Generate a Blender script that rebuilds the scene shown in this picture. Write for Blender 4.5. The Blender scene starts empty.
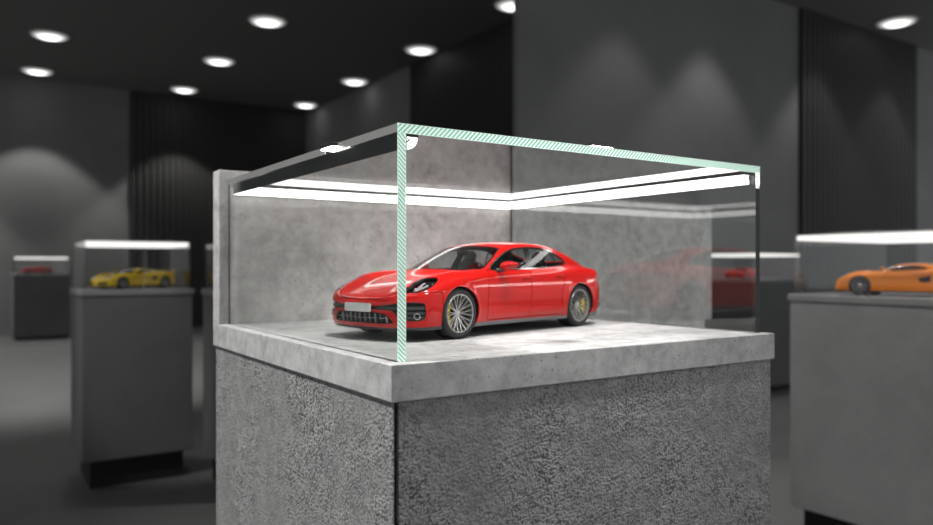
import bpy, bmesh, math, random
import numpy as np
from mathutils import Vector, Matrix, Euler

random.seed(4); np.random.seed(4)
C = bpy.context.scene.collection
PI = math.pi
SC = 0.125                      # the exhibits are 1:8 scale models

# ------------------------------------------------------------------ basic helpers
def link(o, parent=None):
    C.objects.link(o)
    if parent is not None: o.parent = parent
    return o

def tag(o, label=None, cat=None, group=None, kind=None):
    if label: o['label'] = label
    if cat: o['category'] = cat
    if group: o['group'] = group
    if kind: o['kind'] = kind
    return o

def empty(name, loc=(0, 0, 0), rz=0.0):
    o = bpy.data.objects.new(name, None)
    o.empty_display_size = 0.05
    o.location = loc; o.rotation_euler = (0, 0, rz)
    return link(o)

def mesh_obj(name, verts, faces, mat, parent=None, smooth=False, loc=(0, 0, 0), flat_angle=None):
    me = bpy.data.meshes.new(name)
    me.from_pydata([tuple(map(float, v)) for v in verts], [], [tuple(map(int, f)) for f in faces])
    me.validate(); me.update()
    if smooth:
        me.polygons.foreach_set('use_smooth', [True] * len(me.polygons))
        if flat_angle is not None:
            me.set_sharp_from_angle(angle=flat_angle)
    me.materials.append(mat)
    o = bpy.data.objects.new(name, me)
    o.location = loc
    return link(o, parent)

class MB:
    """collects simple shapes into one mesh"""
    def __init__(s): s.v = []; s.f = []
    def add(s, vs, fs):
        n = len(s.v); s.v += [tuple(v) for v in vs]; s.f += [tuple(i + n for i in f) for f in fs]; return s
    def box(s, x0, x1, y0, y1, z0, z1, c=0.0):
        if c <= 0:
            vs = [(x, y, z) for x in (x0, x1) for y in (y0, y1) for z in (z0, z1)]
            return s.add(vs, [(0, 1, 3, 2), (4, 6, 7, 5), (0, 4, 5, 1), (2, 3, 7, 6), (0, 2, 6, 4), (1, 5, 7, 3)])
        bm = bmesh.new()
        bmesh.ops.create_cube(bm, size=1.0)
        for v in bm.verts:
            v.co = Vector(((x0 + x1) / 2 + v.co.x * (x1 - x0), (y0 + y1) / 2 + v.co.y * (y1 - y0), (z0 + z1) / 2 + v.co.z * (z1 - z0)))
        bmesh.ops.bevel(bm, geom=list(bm.edges), offset=c, segments=2, profile=0.5, affect='EDGES')
        return s.bm(bm)
    def bm(s, bm, M=None):
        bm.verts.index_update()
        vs = [(M @ v.co if M else v.co.copy()) for v in bm.verts]
        fs = [[v.index for v in f.verts] for f in bm.faces]
        s.add([tuple(v) for v in vs], fs); bm.free(); return s
    def lathe(s, prof, axis='z', n=48, center=(0, 0, 0), closed=False, a0=0.0, a1=2 * PI):
        """prof: list of (r, h)"""
        full = abs(a1 - a0 - 2 * PI) < 1e-6
        k = n if full else n + 1
        vs = []
        for i in range(k):
            a = a0 + (a1 - a0) * i / n
            ca, sa = math.cos(a), math.sin(a)
            for r, h in prof:
                if axis == 'z': p = (r * ca, r * sa, h)
                elif axis == 'y': p = (r * ca, h, r * sa)
                else: p = (h, r * ca, r * sa)
                vs.append(tuple(p[j] + center[j] for j in range(3)))
        m = len(prof); fs = []
        for i in range(n):
            i2 = (i + 1) % k
            for j in range(m - 1 if not closed else m):
                j2 = (j + 1) % m
                fs.append((i * m + j, i2 * m + j, i2 * m + j2, i * m + j2))
        return s.add(vs, fs)
    def tube(s, pts, r, n=8, caps=True):
        pts = [Vector(p) for p in pts]
        rs = r if isinstance(r, (list, tuple)) else [r] * len(pts)
        base = len(s.v); vs = []; fs = []
        up = Vector((0, 0, 1))
        for i, p in enumerate(pts):
            t = (pts[min(i + 1, len(pts) - 1)] - pts[max(i - 1, 0)]).normalized()
            a = t.cross(up)
            if a.length < 1e-4: a = t.cross(Vector((1, 0, 0)))
            a.normalize(); b = t.cross(a)
            for k in range(n):
                w = 2 * PI * k / n
                vs.append(tuple(p + (a * math.cos(w) + b * math.sin(w)) * rs[i]))
        for i in range(len(pts) - 1):
            for k in range(n):
                k2 = (k + 1) % n
                fs.append((i * n + k, i * n + k2, (i + 1) * n + k2, (i + 1) * n + k))
        if caps:
            fs.append(tuple(range(n))[::-1]); fs.append(tuple((len(pts) - 1) * n + k for k in range(n)))
        return s.add(vs, fs)
    def prism(s, poly, axis, h0, h1):
        """extrude a 2-D polygon along an axis"""
        n = len(poly); vs = []
        for h in (h0, h1):
            for a, b in poly:
                vs.append({'x': (h, a, b), 'y': (a, h, b), 'z': (a, b, h)}[axis])
        fs = [tuple(range(n))[::-1], tuple(range(n, 2 * n))]
        for i in range(n):
            j = (i + 1) % n
            fs.append((i, j, n + j, n + i))
        return s.add(vs, fs)
    def build(s, name, mat, parent=None, smooth=False, loc=(0, 0, 0), scale=1.0, flat=None):
        bm = bmesh.new()
        for v in s.v: bm.verts.new(Vector(v) * scale)
        bm.verts.ensure_lookup_table()
        for f in s.f:
            try: bm.faces.new([bm.verts[i] for i in f])
            except ValueError: pass
        bmesh.ops.recalc_face_normals(bm, faces=list(bm.faces))
        me = bpy.data.meshes.new(name); bm.to_mesh(me); bm.free()
        if smooth:
            me.polygons.foreach_set('use_smooth', [True] * len(me.polygons))
            me.set_sharp_from_angle(angle=math.radians(flat if flat else 40))
        me.materials.append(mat)
        o = bpy.data.objects.new(name, me); o.location = loc
        return link(o, parent)

# ------------------------------------------------------------------ materials
class NT:
    def __init__(s, name):
        s.m = bpy.data.materials.new(name); s.m.use_nodes = True
        s.t = s.m.node_tree; s.t.nodes.clear()
        s.out = s.t.nodes.new('ShaderNodeOutputMaterial')
    def n(s, kind, **kw):
        nd = s.t.nodes.new('ShaderNode' + kind)
        for k, v in kw.items():
            if k.startswith('_'): setattr(nd, k[1:], v)
            else:
                key = int(k[1:]) if k[0] == 'i' and k[1:].isdigit() else k.replace('__', ' ')
                sock = nd.inputs[key]
                if isinstance(v, bpy.types.NodeSocket): s.t.links.new(v, sock)
                else: sock.default_value = v
        return nd
    def l(s, a, b): s.t.links.new(a, b)
    def ramp(s, fac, stops, interp='LINEAR'):
        r = s.n('ValToRGB'); r.color_ramp.interpolation = interp
        e = r.color_ramp.elements
        while len(e) < len(stops): e.new(0.5)
        for i, (p, c) in enumerate(stops):
            e[i].position = p
            e[i].color = (c, c, c, 1) if not isinstance(c, (tuple, list)) else (*c[:3], 1)
        s.l(fac, r.inputs['Fac']); return r.outputs['Color']
    def math(s, op, a, b=0.0, c=0.0):
        m = s.n('Math', _operation=op)
        for i, v in enumerate((a, b, c)):
            if isinstance(v, bpy.types.NodeSocket): s.l(v, m.inputs[i])
            else: m.inputs[i].default_value = v
        return m.outputs[0]
    def mixc(s, fac, a, b, mode='MIX'):
        m = s.n('Mix', _data_type='RGBA', _blend_type=mode)
        for sock, v in ((m.inputs[0], fac), (m.inputs[6], a), (m.inputs[7], b)):
            if isinstance(v, bpy.types.NodeSocket): s.l(v, sock)
            else: sock.default_value = v if not isinstance(v, tuple) else (*v[:3], 1)
        return m.outputs[2]

def principled(name, col, rough=0.5, metal=0.0, coat=0.0, coat_rough=0.03, spec=0.5, trans=0.0, ior=1.5, emis=None, es=0.0, alpha=1.0):
    t = NT(name)
    b = t.n('BsdfPrincipled')
    b.inputs['Base Color'].default_value = (*col, 1)
    b.inputs['Roughness'].default_value = rough
    b.inputs['Metallic'].default_value = metal
    b.inputs['Coat Weight'].default_value = coat
    b.inputs['Coat Roughness'].default_value = coat_rough
    b.inputs['Specular IOR Level'].default_value = spec
    b.inputs['Transmission Weight'].default_value = trans
    b.inputs['IOR'].default_value = ior
    if emis:
        b.inputs['Emission Color'].default_value = (*emis, 1)
        b.inputs['Emission Strength'].default_value = es
    t.l(b.outputs[0], t.out.inputs[0])
    return t.m
# ------------------------------------------------------------------ implicit car bodies
def spline(pts):
    """natural cubic spline through (x, y) points as a dense lookup"""
    pts = sorted(pts); x = np.array([p[0] for p in pts], float); y = np.array([p[1] for p in pts], float)
    n = len(x); h = np.diff(x)
    A = np.eye(n); r = np.zeros(n)
    for i in range(1, n - 1):
        A[i, i - 1] = h[i - 1]; A[i, i] = 2 * (h[i - 1] + h[i]); A[i, i + 1] = h[i]
        r[i] = 6 * ((y[i + 1] - y[i]) / h[i] - (y[i] - y[i - 1]) / h[i - 1])
    M = np.linalg.solve(A, r)
    xs = np.linspace(x[0], x[-1], 3000)
    k = np.clip(np.searchsorted(x, xs) - 1, 0, n - 2)
    d = xs - x[k]; hk = h[k]
    ys = y[k] + d * ((y[k + 1] - y[k]) / hk - hk * (2 * M[k] + M[k + 1]) / 6) + d * d * M[k] / 2 + d ** 3 * (M[k + 1] - M[k]) / (6 * hk)
    return lambda q: np.interp(q, xs, ys)

def smax(a, b, k):
    h = np.maximum(k - np.abs(a - b), 0) / k
    return np.maximum(a, b) + h * h * k * 0.25
def smin(a, b, k): return -smax(-a, -b, k)
def sstep(a, b, x):
    t = np.clip((x - a) / (b - a), 0, 1); return t * t * (3 - 2 * t)
def gauss(x, w): return np.exp(-(x / w) ** 2)

def surface_nets(F, lo, hi, h):
    ax = [np.arange(l, u + h, h) for l, u in zip(lo, hi)]
    X, Y, Z = np.meshgrid(*ax, indexing='ij')
    S = F(X, Y, Z)
    neg = S < 0
    c = neg[:-1, :-1, :-1].astype(np.int8)
    tot = sum(neg[i:neg.shape[0] - 1 + i, j:neg.shape[1] - 1 + j, k:neg.shape[2] - 1 + k].astype(np.int8) for i in (0, 1) for j in (0, 1) for k in (0, 1))
    act = (tot > 0) & (tot < 8)
    idx = -np.ones(act.shape, int); idx[act] = np.arange(act.sum())
    I = np.argwhere(act)
    V = np.stack([ax[d][I[:, d]] + h / 2 for d in range(3)], 1)
    quads = []
    for d in range(3):
        e = [(1, 2), (2, 0), (0, 1)][d]
        sl0 = [slice(1, -1)] * 3; sl1 = [slice(1, -1)] * 3
        sl0[d] = slice(0, -1); sl1[d] = slice(1, None)
        a = neg[tuple(sl0)]; b = neg[tuple(sl1)]
        P = np.argwhere(a != b); s = a[a != b]
        off = np.zeros(3, int) + 1; off[d] = 0
        P = P + off
        u = np.zeros(3, int); v = np.zeros(3, int); u[e[0]] = 1; v[e[1]] = 1
        q = np.stack([idx[tuple((P - u - v).T)], idx[tuple((P - v).T)], idx[tuple(P.T)], idx[tuple((P - u).T)]], 1)
        q[~s] = q[~s][:, ::-1]
        quads.append(q)
    Q = np.concatenate(quads)
    Q = Q[(Q >= 0).all(1)]
    for it in range(6):
        V = newton(F, V, h * 0.6)
        if it < 3:                                    # relax tangentially for an even mesh
            acc = np.zeros_like(V); cnt = np.zeros(len(V))
            for a, b in ((0, 1), (1, 2), (2, 3), (3, 0)):
                np.add.at(acc, Q[:, a], V[Q[:, b]]); np.add.at(cnt, Q[:, a], 1)
                np.add.at(acc, Q[:, b], V[Q[:, a]]); np.add.at(cnt, Q[:, b], 1)
            V = V * 0.4 + 0.6 * acc / np.maximum(cnt, 1)[:, None]
    return V, Q

def grad(F, V, e=1e-3):
    g = np.zeros_like(V)
    for d in range(3):
        D = np.zeros(3); D[d] = e
        g[:, d] = (F(*(V + D).T) - F(*(V - D).T)) / (2 * e)
    return g
def newton(F, V, lim):
    f = F(*V.T); g = grad(F, V); n2 = (g * g).sum(1) + 1e-9
    st = -(f / n2)[:, None] * g
    L = np.linalg.norm(st, axis=1); s = np.minimum(1, lim / np.maximum(L, 1e-9))
    return V + st * s[:, None]

class Surf:
    """triangle soup with shared vertices that can be cut along the zero line of any field"""
    def __init__(s, V, T): s.V = np.asarray(V, float); s.T = np.asarray(T, int)
    @staticmethod
    def quads(V, Q): return Surf(V, np.concatenate([Q[:, [0, 1, 2]], Q[:, [0, 2, 3]]]))
    def clean(s):
        u, inv = np.unique(s.T, return_inverse=True)
        return Surf(s.V[u], inv.reshape(-1, 3)) if len(s.T) else Surf(np.zeros((0, 3)), np.zeros((0, 3), int))
    def split(s, fld):
        """fld(V)->values; returns (inside: <0, outside)"""
        if len(s.T) == 0: return s, s
        f = fld(s.V); f = np.where(np.abs(f) < 1e-7, 1e-7, f)
        sg = f[s.T] < 0; k = sg.sum(1)
        ins = [s.T[k == 3]]; outs = [s.T[k == 0]]
        newV = []; cache = {}; n0 = len(s.V)
        def cut(a, b):
            key = (a, b) if a < b else (b, a)
            if key not in cache:
                t = f[key[0]] / (f[key[0]] - f[key[1]])
                newV.append(s.V[key[0]] + (s.V[key[1]] - s.V[key[0]]) * t); cache[key] = n0 + len(newV) - 1
            return cache[key]
        ti, to = [], []
        for tri, g, kk in zip(s.T[(k == 1) | (k == 2)], sg[(k == 1) | (k == 2)], k[(k == 1) | (k == 2)]):
            lone = int(np.argmax(g)) if kk == 1 else int(np.argmin(g))
            a, b, c = tri[lone], tri[(lone + 1) % 3], tri[(lone + 2) % 3]
            ab, ac = cut(a, b), cut(a, c)
            one = [(a, ab, ac)]; two = [(ab, b, c), (ab, c, ac)]
            if kk == 1: ti += one; to += two
            else: ti += two; to += one
        V = np.concatenate([s.V, np.array(newV)]) if newV else s.V
        I = np.concatenate([ins[0], np.array(ti, int).reshape(-1, 3)])
        O = np.concatenate([outs[0], np.array(to, int).reshape(-1, 3)])
        return Surf(V, I).clean(), Surf(V, O).clean()
    def push(s, d):
        """offset along vertex normals"""
        n = np.zeros_like(s.V); t = s.V[s.T]
        fn = np.cross(t[:, 1] - t[:, 0], t[:, 2] - t[:, 0])
        for j in range(3): np.add.at(n, s.T[:, j], fn)
        n /= np.maximum(np.linalg.norm(n, axis=1), 1e-12)[:, None]
        return Surf(s.V + n * d, s.T)
    def flip(s): return Surf(s.V, s.T[:, ::-1])
    def __add__(s, o): return Surf(np.concatenate([s.V, o.V]), np.concatenate([s.T, o.T + len(s.V)]))
    def skirt(s, d):
        """give the open border a wall of depth d going inwards, so that cut parts look solid"""
        p = s.push(-d)
        e = {}
        for t in s.T:
            for a, b in ((t[0], t[1]), (t[1], t[2]), (t[2], t[0])): e[(a, b)] = 1
        bd = [(a, b) for a, b in e if (b, a) not in e]
        n = len(s.V); V = np.concatenate([s.V, p.V])
        T = [(b, a, n + a) for a, b in bd] + [(b, n + a, n + b) for a, b in bd]
        # the wall gets its own vertices so shading stays crisp
        if not T: return s
        T = np.array(T); u, inv = np.unique(T, return_inverse=True)
        return s + Surf(V[u], inv.reshape(-1, 3))
    def obj(s, name, mat, parent, scale=SC, smooth=True):
        return mesh_obj(name, s.V * scale, s.T, mat, parent, smooth=smooth)

def poly_sdf(poly):
    P = np.array(poly, float)
    def f(a, b):
        q = np.stack([a, b], 1); d = np.full(len(q), 1e9); ins = np.zeros(len(q), bool)
        for i in range(len(P)):
            p0, p1 = P[i], P[(i + 1) % len(P)]
            e = p1 - p0; w = q - p0
            t = np.clip((w @ e) / max(e @ e, 1e-12), 0, 1)
            r = w - t[:, None] * e
            d = np.minimum(d, (r * r).sum(1))
            c = (p0[1] > q[:, 1]) != (p1[1] > q[:, 1])
            with np.errstate(divide='ignore', invalid='ignore'):
                xs = (p1[0] - p0[0]) * (q[:, 1] - p0[1]) / (p1[1] - p0[1]) + p0[0]
            ins ^= c & (q[:, 0] < xs)
        d = np.sqrt(d); return np.where(ins, -d, d)
    return f
def rounded(poly, n=3, k=0.25):
    """corner-cutting so that outlines are smooth"""
    P = [np.array(p, float) for p in poly]
    for _ in range(n):
        Q = []
        for i in range(len(P)):
            a, b = P[i], P[(i + 1) % len(P)]
            Q += [a + (b - a) * k, b + (a - b) * k]
        P = Q
    return P

class CarShape:
    """smooth body made from a side profile, a plan outline and door sections"""
    def __init__(s, p):
        s.p = p
        for k in ('zc', 'amp', 'yplan', 'sec', 'pf', 'pr', 'zr', 'yb'): setattr(s, k, spline(p[k]))
    def lower(s, x, y, z):
        p = s.p; ya = np.abs(y)
        arch = 0
        for x0 in (0.0, -p['wb']):
            r = np.sqrt((x - x0) ** 2 + (z - p['wr']) ** 2)
            arch = arch + 0.010 * gauss(r - p['ar'] - 0.012, 0.035) * sstep(0.15, 0.3, z)
        ys = s.yplan(x) + s.sec(z) + arch + p.get('sill', 0.012) * gauss(z - 0.30, 0.05) * sstep(-p['wb'] + .3, -p['wb'] + .8, x) * (1 - sstep(-.9, -.45, x))
        fs = ya - ys
        amp = s.amp(x)
        yc = np.where(x > -1.5, p['ycf'] - p.get('ycd', 0) * sstep(.0, .75, x), p['ycr'])
        zt = s.zc(x) + amp * gauss(ya - yc, p.get('cw', .17)) - 0.03 * (ya / 0.95) ** 4
        ft = z - zt
        plan = p['nose'][1] * (ya / .6) ** 2 + p['nose'][2] * (ya / .95) ** 6
        ff = x - (p['nose'][0] - plan - s.pf(z))
        planr = p['tail'][1] * (ya / .6) ** 2 + p['tail'][2] * (ya / .95) ** 8
        fr = -x + (p['tail'][0] + planr + s.pr(z))
        fb = p['zb'] - z
        f = smax(fs, ft, p.get('kst', 0.10))
        f = smax(f, ff, p.get('kf', 0.07)); f = smax(f, fr, 0.06)
        return smax(f, fb, 0.03)
    def xs(s, x, y):
        a, b = s.p['wsx']
        return x + s.p['wsc'] * y * y * sstep(a - .5, a + .1, x) - s.p.get('rwc', .12) * y * y * (1 - sstep(b - .1, b + .6, x))
    def house(s, x, y, z):
        ya = np.abs(y); zz = z - 0.97
        yg = s.yb(x) - s.p['tumble'] * zz - 0.25 * zz * np.abs(zz)
        zr = s.zr(s.xs(x, y)) - 0.05 * (ya / .6) ** 2
        return np.maximum(smax(ya - yg, z - zr, s.p.get('kg', 0.09)), s.p.get('hfl', .86) - z)
    def __call__(s, x, y, z):
        return smin(s.lower(x, y, z), s.house(x, y, z), 0.03)

SALOON = dict(
    wb=2.95, wr=0.357, ar=0.372, zb=0.15, ycf=.72, ycd=.10, cw=.15, ycr=.85, tumble=.42, wsc=.30, wsx=(-1.0, -2.9),
    nose=(0.962, .055, .20), tail=(-4.03, .10, .30),
    zc=[(1.1, .47), (.92, .590), (.8, .645), (.6, .722), (.3, .806), (0, .864), (-.4, .922), (-.75, .966), (-1.2, .985), (-2.0, .995), (-2.8, 1.01), (-3.3, .995), (-3.7, .945), (-4.0, .86), (-4.3, .75)],
    amp=[(1.1, 0), (.9, .005), (.75, .035), (.55, .070), (.3, .085), (0, .078), (-.4, .045), (-.8, .018), (-1.2, 0), (-2.3, 0), (-2.8, .02), (-3.2, .028), (-3.6, .012), (-4.3, 0)],
    yplan=[(-4.4, .89), (-3.9, .93), (-3.5, .955), (-3.0, .967), (-2.6, .958), (-2.0, .935), (-1.4, .928), (-.9, .935), (-.4, .952), (0, .96), (.3, .955), (.6, .935), (1.1, .85)],
    sec=[(.0, -.10), (.15, -.055), (.22, -.035), (.35, -.010), (.5, 0), (.62, -.001), (.75, -.016), (.85, -.042), (.95, -.09), (1.05, -.17), (1.2, -.35)],
    pf=[(0, .16), (.1, .10), (.2, .035), (.3, .010), (.42, 0), (.55, .012), (.62, .03), (.75, .10), (.9, .2), (1.5, .5)],
    pr=[(0, .22), (.1, .15), (.25, .07), (.4, .02), (.55, 0), (.68, .010), (.78, .04), (.85, .06), (.90, .07), (.95, .08), (1.1, .1), (1.5, .2)],
    zr=[(.3, .72), (0, .845), (-.24, .955), (-.61, 1.125), (-.97, 1.27), (-1.28, 1.358), (-1.68, 1.402), (-2.1, 1.413), (-2.4, 1.402), (-2.8, 1.338), (-3.2, 1.222), (-3.6, 1.08), (-3.9, .965), (-4.1, .885), (-4.5, .72)],
    yb=[(0, .70), (-.3, .74), (-.7, .785), (-1.2, .815), (-1.8, .822), (-2.3, .81), (-2.8, .775), (-3.2, .72), (-3.6, .63), (-4.0, .52), (-4.4, .42)])
# ------------------------------------------------------------------ material library
def coords(t, scale=1.0):
    return t.n('TexCoord').outputs['Object']

def noise(t, vec, scale, detail=6, rough=0.55, dist=0.0):
    n = t.n('TexNoise', Scale=scale, Detail=detail, Roughness=rough, Distortion=dist)
    t.l(vec, n.inputs['Vector']); return n.outputs['Fac']

def concrete(name, dark, light, scale=9.0, rough=0.75, pits=0.4, bump=0.25, tint=(1, 1, 1), coat=0.0, spec=0.4, grain=0.0):
    """cast concrete: cloudy mottling, fine grain, small dark air holes"""
    t = NT(name); v = coords(t)
    a = noise(t, v, scale, 8, 0.62, 0.4)
    b = noise(t, v, scale * 0.28, 4, 0.5, 0.2)
    c = noise(t, v, scale * 14, 5, 0.7)
    f = t.math('ADD', t.math('MULTIPLY', a, 0.55), t.math('ADD', t.math('MULTIPLY', b, 0.3), t.math('MULTIPLY', c, 0.15)))
    col = t.ramp(f, [(0.36, tuple(dark * k for k in tint)), (0.50, tuple((dark * .4 + light * .6) * k for k in tint)), (0.64, tuple(light * k for k in tint))])
    vo = t.n('TexVoronoi', Scale=scale * 8.0); t.l(v, vo.inputs['Vector'])
    gate = t.ramp(noise(t, v, scale * 0.9, 2), [(0.47, 0.0), (0.58, 1.0)])
    hole = t.math('MULTIPLY', t.ramp(vo.outputs['Distance'], [(0.10, 1.0), (0.20, 0.0)]), gate)
    col = t.mixc(t.math('MULTIPLY', hole, pits), col, tuple(dark * 0.35 * k for k in tint))
    g2 = noise(t, v, scale * 3.2, 6, 0.7, 0.3)
    col = t.mixc(grain, col, t.ramp(g2, [(0.38, dark * .8), (0.62, light * 1.05)]))
    bs = t.n('BsdfPrincipled', Roughness=rough); t.l(col, bs.inputs['Base Color'])
    bs.inputs['Specular IOR Level'].default_value = spec
    bs.inputs['Coat Weight'].default_value = coat; bs.inputs['Coat Roughness'].default_value = 0.15
    bp = t.n('Bump', Strength=bump, Distance=0.004)
    t.l(t.math('SUBTRACT', t.math('ADD', t.math('MULTIPLY', c, .6), t.math('MULTIPLY', a, .4)), t.math('MULTIPLY', hole, .8)), bp.inputs['Height'])
    t.l(bp.outputs[0], bs.inputs['Normal'])
    t.l(bs.outputs[0], t.out.inputs[0]); return t.m

def rough_stone(name, dark, light, grain=215.0, bump=.7):
    """hammered, exposed-aggregate surface of the plinth panels"""
    t = NT(name); v = coords(t)
    n1 = noise(t, v, grain, 2, 0.5, 0.0)
    n2 = noise(t, v, grain * 0.45, 3, 0.5)
    big = noise(t, v, 5.0, 4, 0.6, 0.3)
    mid = noise(t, v, 22.0, 5, 0.65, 0.3)
    h = t.math('ADD', t.math('MULTIPLY', n1, 0.7), t.math('MULTIPLY', n2, 0.5))
    pit = t.ramp(h, [(0.50, 0.0), (0.62, 1.0)])
    f = t.math('ADD', t.math('MULTIPLY', big, 0.55), t.math('MULTIPLY', mid, 0.45))
    base = t.ramp(f, [(0.36, dark), (0.64, light)])
    strength = t.ramp(big, [(0.38, 0.35), (0.6, 1.0)])
    col = t.mixc(t.math('MULTIPLY', t.math('SUBTRACT', 1.0, pit), strength), base, t.mixc(1.0, base, (0.24, 0.24, 0.24), 'MULTIPLY'))
    bs = t.n('BsdfPrincipled', Roughness=0.62); t.l(col, bs.inputs['Base Color'])
    bs.inputs['Specular IOR Level'].default_value = 0.55
    bp = t.n('Bump', Strength=bump, Distance=0.009); t.l(t.math('MULTIPLY', h, strength), bp.inputs['Height'])
    t.l(bp.outputs[0], bs.inputs['Normal']); t.l(bs.outputs[0], t.out.inputs[0]); return t.m

def thin_glass(name, f0=0.05, tint=(1, 1, 1), rough=0.0, graze=1.0):
    """pane without bending: see-through, with a mirror share that grows at grazing angles"""
    t = NT(name)
    g = t.n('NewGeometry')
    dt = t.n('VectorMath', _operation='DOT_PRODUCT'); t.l(g.outputs['Incoming'], dt.inputs[0]); t.l(g.outputs['Normal'], dt.inputs[1])
    c = t.math('SUBTRACT', 1.0, t.math('ABSOLUTE', dt.outputs['Value']))
    fr = t.math('ADD', f0, t.math('MULTIPLY', t.math('POWER', c, 5.0), (1 - f0) * graze))
    tr = t.n('BsdfTransparent'); tr.inputs[0].default_value = (*tint, 1)
    gl = t.n('BsdfAnisotropic'); gl.inputs['Roughness'].default_value = rough
    mx = t.n('MixShader'); t.l(fr, mx.inputs[0]); t.l(tr.outputs[0], mx.inputs[1]); t.l(gl.outputs[0], mx.inputs[2])
    t.l(mx.outputs[0], t.out.inputs[0]); return t.m

def real_glass(name, col=(1, 1, 1), ior=1.5):
    t = NT(name)
    g = t.n('BsdfGlass', IOR=ior, Roughness=0.0); g.inputs['Color'].default_value = (*col, 1)
    t.l(g.outputs[0], t.out.inputs[0]); return t.m

def emitter(name, col, strength):
    t = NT(name); e = t.n('Emission', Strength=strength); e.inputs[0].default_value = (*col, 1)
    t.l(e.outputs[0], t.out.inputs[0]); return t.m

def hatch(name, sign, pitch):
    """section hatching: mint green with pale diagonal lines"""
    t = NT(name); v = coords(t)
    sp = t.n('SeparateXYZ'); t.l(v, sp.inputs[0])
    q = t.math('ADD', sp.outputs['X'], t.math('MULTIPLY', sp.outputs['Z'], float(sign)))
    w = t.math('SINE', t.math('MULTIPLY', q, 2 * PI / pitch))
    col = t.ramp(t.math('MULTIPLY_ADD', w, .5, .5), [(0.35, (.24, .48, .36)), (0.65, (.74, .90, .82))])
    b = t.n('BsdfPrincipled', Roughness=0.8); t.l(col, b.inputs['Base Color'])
    t.l(col, b.inputs['Emission Color']); b.inputs['Emission Strength'].default_value = 0.32  # faint glow added so the cut faces look evenly lit
    t.l(b.outputs[0], t.out.inputs[0]); return t.m

def lamp_lens(name, strength, radius):
    """frosted downlight lens, brightest in the middle"""
    t = NT(name); v = coords(t)
    fl = t.n('VectorMath', _operation='MULTIPLY'); t.l(v, fl.inputs[0]); fl.inputs[1].default_value = (1, 1, 0)
    ln = t.n('VectorMath', _operation='LENGTH'); t.l(fl.outputs[0], ln.inputs[0])
    r = t.math('DIVIDE', ln.outputs['Value'], radius)
    k = t.ramp(r, [(0.0, 1.0), (0.30, 0.70), (0.6, 0.22), (0.85, .04), (1.0, 0.006)])
    e = t.n('Emission', Strength=strength); t.l(k, e.inputs[0])
    e2 = t.n('Emission'); e2.inputs[0].default_value = (1, 1, .98, 1); t.l(t.math('MULTIPLY', k, strength), e2.inputs[1])
    t.l(e2.outputs[0], t.out.inputs[0]); return t.m

def paint(name, col, rough=0.32):
    m = principled(name, col, rough, 0.0, coat=.7, coat_rough=0.02, spec=0.08); return m

M = {}
M['slab'] = concrete('cast concrete slab', .24, .52, 11.0, pits=.8, grain=.35, bump=.2)
M['panel'] = concrete('concrete back panel', .23, .62, 10.0, pits=.9, grain=.28, bump=.15, tint=(1.0, .975, .96))
M['stone'] = rough_stone('hammered plinth stone', .20, .33)
M['gap'] = principled('dark joint', (.012, .012, .012), .8)
M['glass'] = real_glass('clear case glass', (.985, 1, .992), 1.46)
M['bg_glass'] = thin_glass('thin case glass', .03)
M['led'] = emitter('led diffuser', (1.0, .98, .95), 3.6)
M['tile'] = emitter('square lid lamp', (1.0, .98, .93), 14.0)
M['lid_glass'] = thin_glass('clear lid glass', .01, graze=.08)
M['lid_under'] = thin_glass('mirror-smooth underside of the lid', .34)
M['edge'] = principled('polished pane edge', (.20, .20, .195), .25, spec=.6)
M['led_dim'] = emitter('led diffuser of the far cases', (1.0, .98, .95), 1.0)
M['black_alu'] = principled('black anodised profile', (.035, .035, .034), .35, .6)
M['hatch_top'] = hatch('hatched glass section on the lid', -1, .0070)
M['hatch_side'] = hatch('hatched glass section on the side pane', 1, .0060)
M['section_line'] = principled('pale section outline', (.62, .78, .70), .8, emis=(.62, .78, .70), es=.4)  # outline glows a little too, though it is no lamp
M['floor'] = concrete('dark polished floor', .12, .17, 1.2, .42, pits=.1, bump=.04)
M['ceiling'] = principled('dark ceiling', (.17, .17, .165), .9)
M['wall'] = concrete('grey plaster wall', .19, .25, .7, .85, pits=.05, bump=.03)
M['slat'] = principled('dark timber slats', (.045, .044, .043), .6)
M['bg_plinth'] = concrete('far plinth concrete', .26, .36, 2.5, .8, pits=.1, bump=.05)
M['bg_plinth_dark'] = concrete('dark far plinth', .13, .17, 2.5, .8, pits=.1, bump=.05)
M['bg_slab'] = concrete('far plinth top', .24, .33, 3.0, .8, pits=.1, bump=.05)
M['red'] = paint('red car paint', (.46, .008, .006))
M['yellow'] = paint('yellow car paint', (.62, .42, .01))
M['orange'] = paint('orange car paint', (.80, .22, .008))
M['crimson'] = paint('crimson car paint', (.55, .012, .012))
M['rosso'] = paint('dark red car paint', (.30, .02, .02))
M['car_glass'] = thin_glass('tinted car glass', .09, (.74, .77, .77))
M['lens'] = thin_glass('headlight cover', .06, (.9, .9, .9))
M['black'] = principled('gloss black trim', (.012, .012, .013), .18, coat=.5)
M['liner'] = principled('dark cabin lining', (.018, .018, .019), .8)
M['leather'] = principled('dark grey leather', (.035, .035, .037), .5)
M['rubber'] = principled('tyre rubber', (.016, .016, .017), .62, spec=.4)
M['rim'] = principled('satin silver alloy', (.42, .415, .40), .30, .8)
M['rim_dark'] = principled('dark wheel well', (.02, .02, .02), .7)
M['disc'] = principled('brake disc steel', (.045, .045, .045), .45, .6)
M['caliper'] = principled('yellow brake caliper', (.78, .62, .03), .4, coat=.4)
M['chrome'] = principled('bright trim', (.62, .62, .62), .18, 1.0)
M['grey_trim'] = principled('grey lower trim', (.13, .13, .135), .45)
M['grille'] = principled('black grille mesh', (.010, .010, .011), .4)
M['grille_bar'] = principled('grille bar', (.42, .42, .43), .3, .3)
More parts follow.
